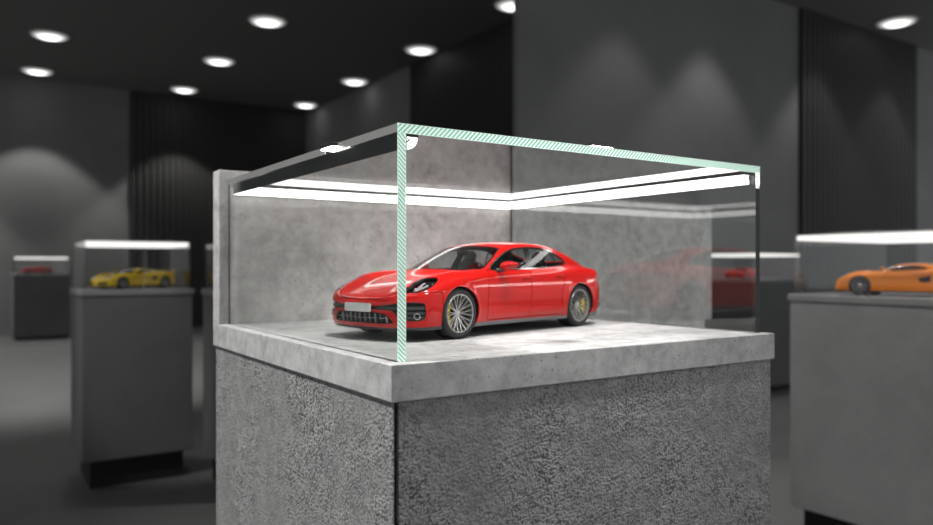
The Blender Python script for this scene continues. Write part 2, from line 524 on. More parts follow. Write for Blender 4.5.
M['blade'] = principled('dark grey intake blade', (.055, .055, .057), .3)
M['plate'] = principled('blank white number plate', (.85, .86, .85), .45)
M['lamp'] = principled('bright headlamp element', (.75, .77, .8), .15, .6)
M['tail_lamp'] = principled('dark red tail lamp', (.20, .006, .008), .15, coat=1.0)

# ------------------------------------------------------------------ the model cars
def fld_side(poly, cond=None, sgn=None):
    sd = poly_sdf(poly)
    def f(V):
        r = sd(V[:, 0], V[:, 2])
        if cond is not None: r = np.where(cond(V), r, 1.0)
        return r
    return f
def off(f, d): return lambda V: f(V) - d

def make_wheel(root, x0, side, wr, rim_r, width, yout, cal, spokes=10, name='wheel', detail=True):
    """tyre with its rim, disc and caliper; the rim's face looks outwards"""
    s = side; yo = yout
    def P(prof): return [(r, s * h) for r, h in prof]
    c = (x0, 0, wr)
    yi = yo - width
    tyre = MB().lathe(P([(rim_r - .012, yo - .035), (rim_r + .004, yo - .006), (rim_r + .028, yo), (wr - .040, yo - .004), (wr - .012, yo - .022), (wr, yo - .055), (wr, yi + .055), (wr - .012, yi + .02), (wr - .05, yi), (rim_r, yi + .01)]), 'y', 56, c)
    w = tyre.build(name, M['rubber'], root, True, scale=SC, flat=50)
    rim = MB().lathe(P([(rim_r + .002, yo - .010), (rim_r - .004, yo - .004), (rim_r - .018, yo - .010), (rim_r - .022, yo - .035), (rim_r - .04, yo - .20), (rim_r - .02, yi + .02)]), 'y', 48, c)
    n = spokes if detail else 8
    for i in range(n):
        for dd in ((-1, 1) if detail else (0,)):
            a0 = 2 * PI * i / n; da = PI / n * .42 * dd
            wi = .0075 if detail else .018
            def pt(r, ang, h, o):
                ca, sa = math.cos(ang), math.sin(ang)
                return (c[0] + r * ca - o * sa, s * h, c[2] + r * sa + o * ca)
            rs = [(.048, a0 + da * .25, yo - .062), (rim_r * .55, a0 + da * .8, yo - .040), (rim_r - .012, a0 + da * 1.25, yo - .016)]
            vs = []; 
            for r, an, h in rs:
                for o, dh in ((-wi, -.030), (-wi * .7, 0), (wi * .7, 0), (wi, -.030)): vs.append(pt(r, an, h + dh, o))
            fs = []
            for k in range(2):
                for j in range(3): fs.append((k * 4 + j, k * 4 + j + 1, k * 4 + 5 + j, k * 4 + 4 + j))
            rim.add(vs, fs)
    rim.build('rim', M['rim'], w, True, scale=SC, flat=35)
    MB().lathe(P([(0, yo - .046), (.030, yo - .047), (.045, yo - .055), (.060, yo - .066), (.062, yo - .10)]), 'y', 24, c).build('hub_cap', M['rim'], w, True, scale=SC)
    MB().lathe(P([(0, yo - .14), (.09, yo - .14), (.10, yo - .115), (rim_r - .055, yo - .115), (rim_r - .05, yo - .14), (0, yo - .142)]), 'y', 40, c).build('brake_disc', M['disc'], w, True, scale=SC)
    MB().lathe(P([(0, yo - .17), (rim_r - .02, yo - .17)]), 'y', 32, c).build('wheel_back', M['rim_dark'], w, scale=SC)
    if detail:
        a = 0.0 if cal > 0 else PI
        m = MB(); R0, R1 = rim_r * .46, rim_r - .028
        sect = [(R0, yo - .100), (R0 + .02, yo - .074), (R1 - .02, yo - .060), (R1, yo - .070), (R1, yo - .15), (R0, yo - .15)]
        m.lathe(P(sect), 'y', 14, c, closed=True, a0=a - .78, a1=a + .78)
        m.build('brake_caliper', M['caliper'], w, True, scale=SC)
    return w

def seat_mb(x, y, w=.25):
    m = MB()
    bm = bmesh.new(); bmesh.ops.create_cube(bm, size=1)
    for v in bm.verts:
        v.co = Vector((v.co.x * .50, v.co.y * 2 * w, v.co.z * .16))
    bmesh.ops.bevel(bm, geom=list(bm.edges), offset=.05, segments=3, affect='EDGES')
    m.bm(bm, Matrix.Translation((x, y, .50)) @ Matrix.Rotation(-.15, 4, 'Y'))
    bm = bmesh.new(); bmesh.ops.create_cube(bm, size=1)
    for v in bm.verts:
        k = 1 - .22 * (v.co.z + .5)
        v.co = Vector((v.co.x * .13, v.co.y * 2 * w * k, v.co.z * .66))
    bmesh.ops.bevel(bm, geom=list(bm.edges), offset=.05, segments=3, affect='EDGES')
    m.bm(bm, Matrix.Translation((x - .30, y, .80)) @ Matrix.Rotation(-.30, 4, 'Y'))
    bm = bmesh.new(); bmesh.ops.create_cube(bm, size=1)
    for v in bm.verts: v.co = Vector((v.co.x * .10, v.co.y * .27, v.co.z * .17))
    bmesh.ops.bevel(bm, geom=list(bm.edges), offset=.04, segments=3, affect='EDGES')
    m.bm(bm, Matrix.Translation((x - .42, y, 1.17)) @ Matrix.Rotation(-.2, 4, 'Y'))
    return m

def two_sides(surf):
    return surf.split(lambda V: -V[:, 1])      # (left: y>0, right)

def build_saloon(root):
    cs = CarShape(SALOON)
    V, Q = surface_nets(cs, (-4.25, -1.05, .08), (1.05, 1.05, 1.5), .022)
    S = Surf.quads(V, Q)
    wr, ar, wb = .357, .378, 2.95
    _, S = S.split(lambda V: np.where(np.abs(V[:, 1]) > .45, np.minimum(np.hypot(V[:, 0], V[:, 2] - wr), np.hypot(V[:, 0] + wb, V[:, 2] - wr)) - ar, 1))
    RED = M['red']
    # --- lower trim
    zs = spline([(-4.4, .30), (-3.6, .24), (-3.3, .215), (-2.5, .205), (-.6, .212), (-.3, .212), (.4, .205), (1.1, .185)])
    low, S = S.split(lambda V: V[:, 2] - zs(V[:, 0]))
    liner_src = S
    lip, low = low.split(lambda V: .3 - V[:, 0])
    lip.obj('front_lip', M['black'], root)
    low.obj('lower_trim', M['grey_trim'], root)
    # --- windscreen
    half = [(-.27, 0), (-.29, .22), (-.36, .46), (-.47, .645), (-.60, .765), (-.70, .765), (-1.0, .695), (-1.235, .615), (-1.225, .45), (-1.19, .22), (-1.175, 0)]
    wsp = half + [(x, -y) for x, y in half[1:-1]][::-1]
    wsd = poly_sdf(wsp)
    ws = lambda V: np.where(V[:, 2] > .86, wsd(V[:, 0], V[:, 1]), 1.0)
    g, S = S.split(ws)
    seal, _ = g.split(lambda V: -ws(V) - .022)
    _, glass = g.split(lambda V: -ws(V) - .022)
    # (inside of -ws-.022 <0 is the border)
    w = glass.push(-.004).obj('windscreen', M['car_glass'], root); seal.push(-.002).obj('windscreen_surround', M['black'], w)
    # --- rear window
    hb = [(-2.74, 0), (-2.76, .25), (-2.82, .47), (-3.05, .53), (-3.35, .50), (-3.50, .42), (-3.55, .2), (-3.56, 0)]
    rwd = poly_sdf(hb + [(x, -y) for x, y in hb[1:-1]][::-1])
    g, S = S.split(lambda V: np.where(V[:, 2] > .8, rwd(V[:, 0], V[:, 1]), 1.0))
    rear_glass = g.push(-.004)
    # --- side glass
    dlo = rounded([(-.775, .958), (-.93, 1.065), (-1.28, 1.225), (-1.55, 1.283), (-1.90, 1.305), (-2.22, 1.298), (-2.45, 1.262), (-2.70, 1.165), (-2.86, 1.062), (-2.50, 1.022), (-1.75, .985), (-1.0, .960)], 2)
    up = lambda V: (np.abs(V[:, 1]) > .42) & (V[:, 2] > .9)
    dl = fld_side(dlo, up)
    dtrim, S = S.split(off(dl, .017))
    dglass, dtrim = dtrim.split(dl)
    tl, tr = two_sides(dtrim)
    bp = lambda V: np.maximum((V[:, 0] + 1.655 + .30 * (V[:, 2] - .985)), -(V[:, 0] + 1.835 + .20 * (V[:, 2] - .985)))
    cp = lambda V: np.abs(V[:, 0] + 2.505 - .16 * (V[:, 2] - 1.02)) - .018
    post, dglass = dglass.split(bp)
    post2, dglass = dglass.split(cp)
    front_w, rest = dglass.split(lambda V: -(V[:, 0] + 1.75))
    rear_w, quarter_w = rest.split(lambda V: -(V[:, 0] + 2.5))
    # --- lamps, intakes and grille
    hl = rounded([(.80, .652), (.725, .658), (.66, .676), (.555, .712), (.424, .765), (.315, .820), (.283, .862), (.40, .856), (.485, .834), (.587, .788), (.68, .735), (.765, .692)], 2)
    hf = fld_side(hl, lambda V: (np.abs(V[:, 1]) > .60) & (V[:, 0] > .2))
    head, S = S.split(hf)
    ucoord = lambda V: np.abs(V[:, 1]) - .5 * (V[:, 0] - .86)
    isd = poly_sdf(rounded([(.17, .478), (.41, .486), (.60, .512), (.75, .534), (.99, .532), (1.03, .48), (1.022, .29), (.77, .278), (.68, .33), (.585, .422), (.41, .432), (.17, .430)], 2, .2))
    inf = lambda V: np.where(V[:, 0] > .5, isd(ucoord(V), V[:, 2]), 1.0)
    intake, S = S.split(inf)
    gsd = poly_sdf(rounded([(-.42, .392), (.42, .392), (.50, .365), (.61, .27), (.57, .243), (-.57, .243), (-.61, .27), (-.50, .365)], 2, .15))
    grf = lambda V: np.where(V[:, 0] > .6, gsd(V[:, 1], V[:, 2]), 1.0)
    grille, S = S.split(grf)
    tlf = lambda V: np.where(V[:, 0] < -3.25, np.maximum(np.abs(V[:, 2] - .765) - .030, V[:, 0] + 3.46 - 0 * V[:, 0]), 1.0)
    tail, S = S.split(tlf)
    # --- panels parted by narrow shut lines
    G = .0055
    fd = spline([(0, -.61), (.2, -.60), (.4, -.585), (.6, -.592), (.8, -.635), (.93, -.70), (1.0, -.745), (1.5, -1.0)])
    md = spline([(0, -1.60), (.2, -1.61), (.6, -1.645), (.98, -1.70), (1.35, -1.80)])
    rd = spline([(0, -2.47), (.25, -2.475), (.45, -2.44), (.65, -2.46), (.85, -2.55), (1.0, -2.70), (1.35, -3.0)])
    hd = [(.932, 0), (.920, .28), (.885, .48), (.80, .585), (.60, .635), (.30, .665), (-.1, .70), (-.50, .745), (-.585, .760), (-.44, .66), (-.33, .48), (-.265, .25), (-.245, 0)]
    hsd = poly_sdf(hd + [(x, -y) for x, y in hd[1:-1]][::-1])
    hoodf = lambda V: np.where(V[:, 2] > .565, hsd(V[:, 0], V[:, 1]), 1.0)
    band, S = S.split(off(hoodf, G)); hood, _ = band.split(off(hoodf, -G))
    side = lambda V: np.abs(V[:, 1]) > .5
    topd = lambda V: V[:, 2] - (spline([(-4.5, 1.0), (-2.9, 1.075), (-2.5, 1.02), (-1.75, .982), (-.7, .955), (1, .95)])(V[:, 0]))
    doorf = lambda V: np.where(side(V), np.maximum.reduce([V[:, 0] - fd(V[:, 2]), rd(V[:, 2]) - V[:, 0], .235 - V[:, 2], topd(V)]), 1.0)
    band, S = S.split(off(doorf, G)); door, _ = band.split(off(doorf, -G))
    fdoor, rest = door.split(lambda V: md(V[:, 2]) + G - V[:, 0])
    _, rdoor = door.split(lambda V: md(V[:, 2]) - G - V[:, 0]); 
    rdoor = rdoor if len(rdoor.T) else door
    # front doors are ahead of the middle line
    fdoor = door.split(lambda V: -(V[:, 0] - md(V[:, 2]) - G))[0]
    rdoor = door.split(lambda V: V[:, 0] - md(V[:, 2]) + G)[0]
    bf = lambda V: V[:, 0] + 3.50 + .25 * sstep(.55, .75, V[:, 2])
    lid_sd = poly_sdf([(-2.70, -.50), (-2.70, .50), (-3.1, .585), (-3.75, .60), (-3.99, .60), (-3.99, -.60), (-3.75, -.60), (-3.1, -.585)])
    lidf = lambda V: np.where(V[:, 2] > .83, lid_sd(V[:, 0], V[:, 1]), 1.0)
    band, S = S.split(off(lidf, G)); lid, _ = band.split(off(lidf, -G))
    bumpf = lambda V: np.where(V[:, 2] < .66, np.maximum(.38 - V[:, 0], V[:, 2] - (.655 + 0 * V[:, 0])), 1.0)
    bf2 = lambda V: np.where(V[:, 0] > .3, np.maximum(V[:, 2] - (.56 + .16 * sstep(.9, .6, V[:, 0]) * 0 + .10 * sstep(.45, .75, np.abs(V[:, 1]))), .36 - V[:, 0]), 1.0)
    band, S = S.split(off(bf2, .004)); bumper, _ = band.split(off(bf2, -.004))
    S.skirt(.02).obj('body_shell', RED, root)
    hood.skirt(.02).obj('bonnet', RED, root)
    bmp = bumper.skirt(.03).obj('front_bumper', RED, root)
    tg = lid.skirt(.02).obj('tailgate', RED, root)
    rear_glass.obj('rear_window', M['car_glass'], tg)
    # dark inner skin closes the shut lines and lines the cabin
    inner = liner_src
    for fn in (lambda V: ws(V), lambda V: np.where(V[:, 2] > .8, rwd(V[:, 0], V[:, 1]), 1.0), dl, hf, inf, grf):
        _, inner = inner.split(fn)
    inner.push(-.022).flip().obj('inner_lining', M['liner'], root)
    # doors with their glass, handles and mirrors
    fl, fr_ = two_sides(fdoor); rl, rr = two_sides(rdoor)
    for sgn, fdr, rdr, trm in ((1, fl, rl, tl), (-1, fr_, rr, tr)):
        pick = lambda s: two_sides(s)[0] if sgn > 0 else two_sides(s)[1]
        d = fdr.skirt(.02).obj('front_door', RED, root)
        pick(front_w).push(-.004).obj('side_window', M['car_glass'], d)
        d2 = rdr.skirt(.02).obj('rear_door', RED, root)
        pick(rear_w).push(-.004).obj('side_window', M['car_glass'], d2)
        pick(quarter_w).push(-.004).obj('quarter_window', M['car_glass'], root)
        pick(post).obj('door_pillar', M['black'], root); pick(post2).obj('window_divider', M['black'], root)
        pick(dtrim).push(.001).obj('window_trim', M['chrome'], root)
        for dd, hx, hz, hy in ((d, -1.53, .832, .905), (d2, -2.44, .856, .922)):
            h = MB(); h.tube([(hx + .10, sgn * (hy - .022), hz), (hx + .08, sgn * hy, hz + .002), (hx, sgn * (hy + .006), hz + .004), (hx - .08, sgn * hy, hz + .004), (hx - .10, sgn * (hy - .022), hz + .003)], [.011, .014, .015, .014, .011], 10)
            h.build('door_handle', RED, dd, True, scale=SC)
        mx0 = -1.00 if sgn > 0 else -1.22
        # wing mirror: a shell with a dark foot and a glass
        bm = bmesh.new(); bmesh.ops.create_uvsphere(bm, u_segments=28, v_segments=18, radius=1.0)
        for v in bm.verts:
            x, y, z = v.co
            y *= .125; z = z * .066 * (1 - .25 * y / .125) ; z += .012 * (y / .125)
            x = x * (.095 if x > 0 else .035)
            v.co = Vector((mx0 + x - .10 * (y / .125) * .5, sgn * (1.005 + y), 1.020 + z))
        mm = MB().bm(bm).build('wing_mirror', RED, d, True, scale=SC, flat=70)
        MB().tube([(mx0 + .07, sgn * .835, .945), (mx0 + .05, sgn * .90, .957), (mx0 + .01, sgn * .965, .972)], [.040, .030, .026], 12).build('mirror_foot', M['black'], d, True, scale=SC)
        bm = bmesh.new(); bmesh.ops.create_circle(bm, cap_ends=True, segments=24, radius=1)
        vs = [Vector((mx0 - .035 - .10 * v.co.x * .5, sgn * (1.005 + v.co.x * .112), 1.020 + v.co.y * .056 + .012 * v.co.x)) for v in bm.verts]; bm.free()
        mesh_obj('mirror_glass', [tuple(v * SC) for v in vs], [tuple(range(len(vs)))], M['chrome'], d)
        # headlight
        hs = pick(head)
        hh = hs.push(-.045).obj('headlight', M['black'], root)
        edge = hs.split(lambda V: -hf(V) - .010)[0].push(-.004).obj('headlight_rim', M['black'], hh)
        hs.push(.001).obj('headlight_cover', M['lens'], hh)
        for px, py, pz, r in ((.665, .735, .715, .026), (.59, .775, .742, .024), (.515, .800, .768, .022), (.43, .83, .80, .014)):
            p = np.array([[px, py, pz]]); 
            for _ in range(8): p = newton(cs, p, .05)
            nn = grad(cs, p)[0]; nn /= np.linalg.norm(nn); q = p[0] - nn * .030
            bm = bmesh.new(); bmesh.ops.create_icosphere(bm, subdivisions=2, radius=r)
            MB().bm(bm, Matrix.Translation((q[0], sgn * q[1], q[2]))).build('lamp_unit', M['lamp'], hh, True, scale=SC)
        # bright blade under the lamp units
        blade = hs.split(lambda V: np.where((V[:, 0] > .48), np.abs(hf(V) + .030) - .006, 1.0))[0]
        blade = blade.split(lambda V: V[:, 2] - (.775 - .42 * (V[:, 0] - .58) ))[0]
        blade.push(-.02).obj('light_blade', M['lamp'], hh)
        # intake
        ins = pick(intake)
        ii = ins.push(-.07).obj('air_intake', M['grille'], root)
        for zb, hw, um in ((.455, .017, .10), (.385, .017, .64), (.322, .012, .72)):
            bl = ins.split(lambda V: np.where(ucoord(V) > um, np.abs(V[:, 2] - zb) - hw * sstep(.05, .7, ucoord(V)) - .004, 1.0))[0]
            bl.push(-.014).skirt(.03).obj('intake_blade', M['blade'], ii)
        fr2 = ins.split(lambda V: -inf(V) - .012)[0]
        fr2.push(-.004).skirt(.05).obj('intake_frame', M['black'], ii)
        p = np.array([[.755, .86, .345]])
        for _ in range(8): p = newton(cs, p, .05)
        nn = Vector(grad(cs, p)[0]).normalized(); q = Vector(p[0]) - nn * .012
        nn.y *= sgn; q.y *= sgn
        rot = Vector((0, 0, 1)).rotation_difference(nn).to_matrix().to_4x4()
        rg = MB().lathe([(.030, 0), (.034, .012), (.044, .012), (.048, 0), (.046, -.03)], 'z', 28)
        rg.v = [tuple(Matrix.Translation(q) @ rot @ Vector(v)) for v in rg.v]
        rg.build('fog_lamp', M['chrome'], ii, True, scale=SC)
        # wheel-arch tubs
        for x0 in (0, -wb):
            a0 = -.35
            MB().lathe([(ar + .006, sgn * .50), (ar + .006, sgn * .925)], 'y', 32, (x0, 0, wr), a0=a0, a1=PI - a0).add([], []).build('wheel_arch_liner', M['liner'], root, True, scale=SC)
    make_wheel(root, 0, 1, wr, .272, .29, .946, 1); make_wheel(root, -wb, 1, wr, .272, .32, .952, -1)
    make_wheel(root, 0, -1, wr, .272, .29, .946, 1); make_wheel(root, -wb, -1, wr, .272, .32, .952, -1)
    # lower grille with its bars
    gg = grille.push(-.06).obj('front_grille', M['grille'], root)
    bars = grille.split(lambda V: np.minimum(np.abs((V[:, 1] + .05) % .10 - .05) - .009, np.abs(V[:, 2] - .318) - .007))[0]
    bars.push(-.012).skirt(.02).obj('grille_bars', M['grille_bar'], gg)
    grille.split(lambda V: -grf(V) - .010)[0].push(-.004).skirt(.05).obj('grille_frame', M['black'], gg)
    bm = bmesh.new(); bmesh.ops.create_cube(bm, size=1)
    for v in bm.verts: v.co = Vector((v.co.x * .012, v.co.y * .54, v.co.z * .118))
    bmesh.ops.bevel(bm, geom=[e for e in bm.edges if abs((e.verts[0].co - e.verts[1].co).normalized().x) > .9], offset=.012, segments=3, affect='EDGES')
    pl = MB().bm(bm, Matrix.Translation((.990,   .015, .456)))
    tag(pl.build('number_plate', M['plate'], root, scale=SC), 'blank pale number plate')
    MB().box(.93, .985, -.22, .25, .40, .50).build('plate_holder', M['black'], root, scale=SC)
    tl_ = tail.push(-.004).obj('tail_light', M['tail_lamp'], root)
    # cabin
    for x, y in ((-1.25, .38), (-1.25, -.38), (-2.15, .36), (-2.15, -.36)):
        seat_mb(x, y).build('seat', M['leather'], root, True, scale=SC)
    m = MB(); m.prism([(-.35, .60), (-.38, .88), (-.55, .93), (-.85, .90), (-.95, .80), (-.90, .60)], 'y', -.70, .70)
    m.build('dashboard', M['leather'], root, scale=SC)
    sw = MB(); 
    pts = [Vector((-1.02 + .06 * math.sin(a), .38 + .175 * math.cos(a), .90 + .165 * math.sin(a))) for a in [2 * PI * k / 28 for k in range(29)]]
    sw.tube(pts, .015, 8, caps=False); sw.tube([(-1.02, .22, .90), (-1.02, .54, .90)], .016); sw.tube([(-1.02, .38, .90), (-.85, .38, .84)], .03)
    sw.build('steering_wheel', M['leather'], root, True, scale=SC)
    MB().box(-1.075, -1.045, -.11, .11, 1.195, 1.255, .01).tube([(-1.05, 0, 1.24), (-1.02, 0, 1.29)], .012).build('rear_view_mirror', M['black'], root, scale=SC)
    MB().box(-2.6, -.4, -.78, .78, .24, .30).build('cabin_floor', M['liner'], root, scale=SC)
    for y in (-.62, -.50, .50, .62):
        MB().lathe([(.045, -3.98), (.05, -4.03), (.042, -4.03), (.038, -3.95)], 'x', 20, (0, y, .30)).build('exhaust_pipe', M['chrome'], root, True, scale=SC)

SPORT = dict(
    wb=2.65, wr=.345, ar=.36, zb=.12, ycf=.74, ycr=.80, tumble=.55, wsc=.30, wsx=(-.75, -2.6), hfl=.66, sill=.0,
    nose=(1.0, .05, .20), tail=(-3.55, .05, .16),
    zc=[(1.2, .36), (1.0, .44), (.8, .52), (.5, .62), (.2, .70), (-.2, .77), (-.6, .82), (-1.2, .85), (-2.0, .88), (-2.6, .92), (-3.1, .92), (-3.5, .90), (-3.8, .87)],
    amp=[(1.2, 0), (.9, .02), (.6, .09), (.3, .13), (0, .13), (-.4, .08), (-.8, .02), (-1.2, 0), (-1.9, .01), (-2.4, .05), (-2.8, .05), (-3.2, .02), (-3.8, 0)],
    yplan=[(-3.9, .93), (-3.3, .97), (-2.65, .985), (-2.0, .955), (-1.2, .92), (-.6, .93), (0, .965), (.4, .955), (.8, .92), (1.3, .84)],
    sec=[(0, -.08), (.12, -.045), (.22, -.02), (.4, -.01), (.55, -.015), (.68, -.01), (.78, -.03), (.88, -.08), (1.0, -.18), (1.2, -.35)],
    pf=[(0, .10), (.1, .04), (.2, .0), (.35, .02), (.5, .08), (.7, .2), (.9, .35), (1.5, .8)],
    pr=[(0, .22), (.15, .12), (.3, .03), (.45, 0), (.6, .01), (.75, .03), (.9, .0), (1.1, 0), (1.5, .1)],
    zr=[(.5, .50), (.1, .66), (-.2, .785), (-.6, .95), (-1.0, 1.075), (-1.3, 1.125), (-1.6, 1.135), (-1.95, 1.11), (-2.4, 1.03), (-2.8, .95), (-3.2, .87), (-3.8, .70)],
    yb=[(.5, .62), (0, .68), (-.5, .74), (-1.0, .76), (-1.6, .74), (-2.1, .66), (-2.6, .54), (-3.2, .42), (-3.8, .3)])

def build_sport(root, paint_mat):
    cs = CarShape(SPORT)
    V, Q = surface_nets(cs, (-3.7, -1.05, .05), (1.1, 1.05, 1.25), .04)
    S = Surf.quads(V, Q)
    wr, ar, wb = SPORT['wr'], SPORT['ar'], SPORT['wb']
    _, S = S.split(lambda V: np.where(np.abs(V[:, 1]) > .45, np.minimum(np.hypot(V[:, 0], V[:, 2] - wr), np.hypot(V[:, 0] + wb, V[:, 2] - wr)) - ar, 1))
    low, S = S.split(lambda V: V[:, 2] - .19)
    half = [(-.22, 0), (-.30, .30), (-.46, .55), (-.62, .66), (-1.05, .55), (-1.08, 0)]
    wsd = poly_sdf(half + [(x, -y) for x, y in half[1:-1]][::-1])
    g, S = S.split(lambda V: np.where(V[:, 2] > .7, wsd(V[:, 0], V[:, 1]), 1.0))
    dl = fld_side(rounded([(-.75, .87), (-1.1, 1.02), (-1.5, 1.07), (-1.85, 1.03), (-2.1, .93), (-1.6, .90)], 2), lambda V: (np.abs(V[:, 1]) > .35) & (V[:, 2] > .8))
    sg, S = S.split(dl)
    hl = fld_side(rounded([(.80, .55), (.62, .62), (.40, .74), (.46, .80), (.66, .74), (.82, .62)], 2), lambda V: (np.abs(V[:, 1]) > .5) & (V[:, 0] > .3))
    hd, S = S.split(hl)
    isd = poly_sdf([(.25, .40), (.80, .42), (.82, .24), (.2, .22)])
    it, S = S.split(lambda V: np.where(V[:, 0] > .5, isd(np.abs(V[:, 1]), V[:, 2]), 1.0))
    vent = fld_side([(-1.75, .62), (-2.15, .72), (-2.15, .50), (-1.85, .48)], lambda V: np.abs(V[:, 1]) > .6)
    vt, S = S.split(vent)
    S.obj('body_shell', paint_mat, root); low.obj('lower_trim', M['black'], root)
    g.obj('windscreen', M['black'], root)
    for k in (0, 1):
        two_sides(sg)[k].obj('side_window', M['black'], root)
        two_sides(hd)[k].push(-.01).obj('headlight', M['lamp'], root)
        two_sides(it)[k].push(-.04).obj('air_intake', M['grille'], root)
        two_sides(vt)[k].push(-.03).obj('side_vent', M['grille'], root)
        s = 1 if k == 0 else -1
        for x0 in (0, -wb):
            MB().lathe([(ar + .006, s * .5), (ar + .006, s * .93)], 'y', 24, (x0, 0, wr), a0=-.3, a1=PI + .3).build('wheel_arch_liner', M['liner'], root, True, scale=SC)
            make_wheel(root, x0, s, wr, .25, .28, .95, 1, detail=False)
        MB().lathe([(0, 0), (.05, .01), (.075, .05), (.07, .10), (0, .13)], 'y', 14, (-.72, s * .93 - (0 if s > 0 else .13), .93)).build('wing_mirror', paint_mat, root, True, scale=SC)
    MB().box(-3.62, -3.38, -.80, .80, 1.02, 1.045, .01).box(-3.5, -3.42, -.55, -.50, .86, 1.03).box(-3.5, -3.42, .50, .55, .86, 1.03).build('rear_wing', paint_mat, root, scale=SC)

def copy_tree(o, parent=None):
    c = o.copy(); C.objects.link(c); c.parent = parent
    for ch in list(o.children): copy_tree(ch, c)
    return c
def repaint(o, old, new):
    if o.type == 'MESH' and o.material_slots and o.material_slots[0].material == old:
        o.material_slots[0].link = 'OBJECT'; o.material_slots[0].material = new
    for ch in o.children: repaint(ch, old, new)
# ------------------------------------------------------------------ the main showcase
ZT = 1.05                                        # height of every plinth top
SW, SD, ST = .8146, .8352, .0487                 # slab width, depth, thickness
GX0, GX1, GY0, GY1 = .0205, .8001, .0222, .7892  # outside of the glass
GT, GH = .0127, .3156                            # glass thickness, case height
WH = .3348                                       # back panel height

plinth = tag(empty('display_plinth'), 'large rough grey stone plinth with a thick pale concrete slab, carrying the red saloon', 'plinth')
i = .005
core = MB().box(i + .0026, SW - i - .012, i + .009, SD - i - .012, .10, ZT - ST)
core.build('core', M['gap'], plinth)
MB().box(.05, SW - .05, .05, SD - .05, 0, .10).build('recessed_foot', M['gap'], plinth)
zt = ZT - ST - .0003
for nm, b in (('side_panel', (i, i + .0025, i + .0005, SD - i)), ('front_panel', (i + .0085, SW - i, i + .0005, i + .009)), ('side_panel', (SW - i - .012, SW - i, i + .015, SD - i)), ('back_panel', (i + .014, SW - i - .014, SD - i - .012, SD - i))):
    MB().box(*b, .10, zt, .0012).build(nm, M['stone'], plinth)
# slab with the shallow groove that the (cut away) front pane stood in
sl = MB(); c = .0025
xs = [0, GX0 + .001, GX0 + .0026, SW]; 
g0, g1 = GY0 + .0115, GY0 + .0135
h0, h1 = GX0 + .0138, GX0 + .0155
sl.box(0, SW, 0, SD, ZT - ST, ZT - .003, .002)
sl.box(0, SW, 0, g0, ZT - .006, ZT, .0012)
sl.box(0, h0, g1, SD, ZT - .006, ZT, .0012)
sl.box(h1, SW, g1, SD, ZT - .006, ZT, .0012)
sl.build('slab', M['slab'], plinth)
tag(MB().box(0, SW, 0, SD - GY1, 0, WH, .0015).build('back_panel', M['panel'], loc=(0, GY1, ZT)), 'mottled concrete panel standing behind the red saloon on the main slab', 'panel')

case = tag(empty('glass_case', (0, 0, 0)), 'frameless glass display case cut open at the front, over the red saloon', 'display case')
zl = ZT + GH
MB().box(GX0, GX1, GY0, GY1, zl - GT, zl).build('top_pane', M['lid_glass'], case)
lid = case.children[0]; lid.data.materials.append(M['lid_under'])
for pg in lid.data.polygons:
    if pg.normal.z < -.9: pg.material_index = 1
MB().box(GX0 - .0008, GX0 - .0001, GY0, .2095, zl - GT + .0006, zl - .0006).build('polished_edge', M['edge'], case)
MB().box(GX0 - .0008, GX0 - .0001, .2585, GY1 - .001, zl - GT + .0006, zl - .0006).build('polished_edge', M['edge'], case)
MB().box(GX0, GX0 + GT, GY0, GY1, ZT, zl - GT - .0002).build('side_pane', M['glass'], case)
MB().box(GX1 - GT, GX1, GY0, GY1, ZT, zl - GT - .0002).build('side_pane', M['glass'], case)
e = .0006
MB().box(GX0, GX1, GY0 - e, GY0 - .0001, zl - GT, zl).build('section_face', M['hatch_top'], case)
MB().box(GX0, GX0 + GT, GY0 - e, GY0 - .0001, ZT, zl - GT).build('section_face', M['hatch_side'], case)
w = .0007
ol = MB()
for b in ((GX0, GX1, zl - w, zl), (GX0 + GT, GX1, zl - GT, zl - GT + w), (GX0, GX0 + w, ZT, zl), (GX0 + GT - w, GX0 + GT, ZT, zl - GT + w)):
    ol.box(b[0], b[1], GY0 - e - .0002, GY0 - e + .0001, b[2], b[3])
ol.build('section_outline', M['section_line'], case)

def led(name_label, ax, x, y, L0, L1, sx, cat='light'):
    """corner light: black L profile with a quarter-round diffuser, running along x or y"""
    t = tag(empty('led_strip_light'), name_label, cat)
    zu = zl - GT - .0003; f = .0022; ft = .0038; hh = .0215; R = .0165
    prof = MB(); dif = MB()
    A = [(0, 0), (R + f + .0006, 0), (R + f + .0006, -ft), (f, -ft), (f, -hh), (0, -hh)]
    n = 12
    D = [(f, -ft)] + [(f + R * math.cos(a), -ft - R * math.sin(a)) for a in [PI / 2 * k / n for k in range(n + 1)]]
    def pl(P): return [((x if ax == 'y' else y) + sx * a, zu + b) for a, b in P]
    prof.prism(pl(A), ax, L0, L1); dif.prism(pl(D), ax, L0 + .001, L1 - .001)
    prof.build('profile', M['black_alu'], t); dif.build('diffuser', M['led'], t, smooth=True, flat=30)
    if ax == 'y':
        MB().tube([((x + sx * .0025), L0 - .0002, zu - .011), (x + sx * .006, L0 - .0002, zu - .006)], .0013, 6).build('clip', M['black_alu'], t)
    return t
led('white led strip in a black corner profile along the left glass pane', 'y', GX0 + GT + .0002, 0, GY0 + .001, GY1 - .0215, 1)
led('white led strip along the top of the concrete back panel', 'x', 0, GY1 - .0003, GX0 + GT + .0045, GX1 - GT - .0045, -1)
led('white led strip along the top of the right glass pane', 'y', GX1 - GT - .0002, 0, GY0 + .012, GY1 - .0215, -1)

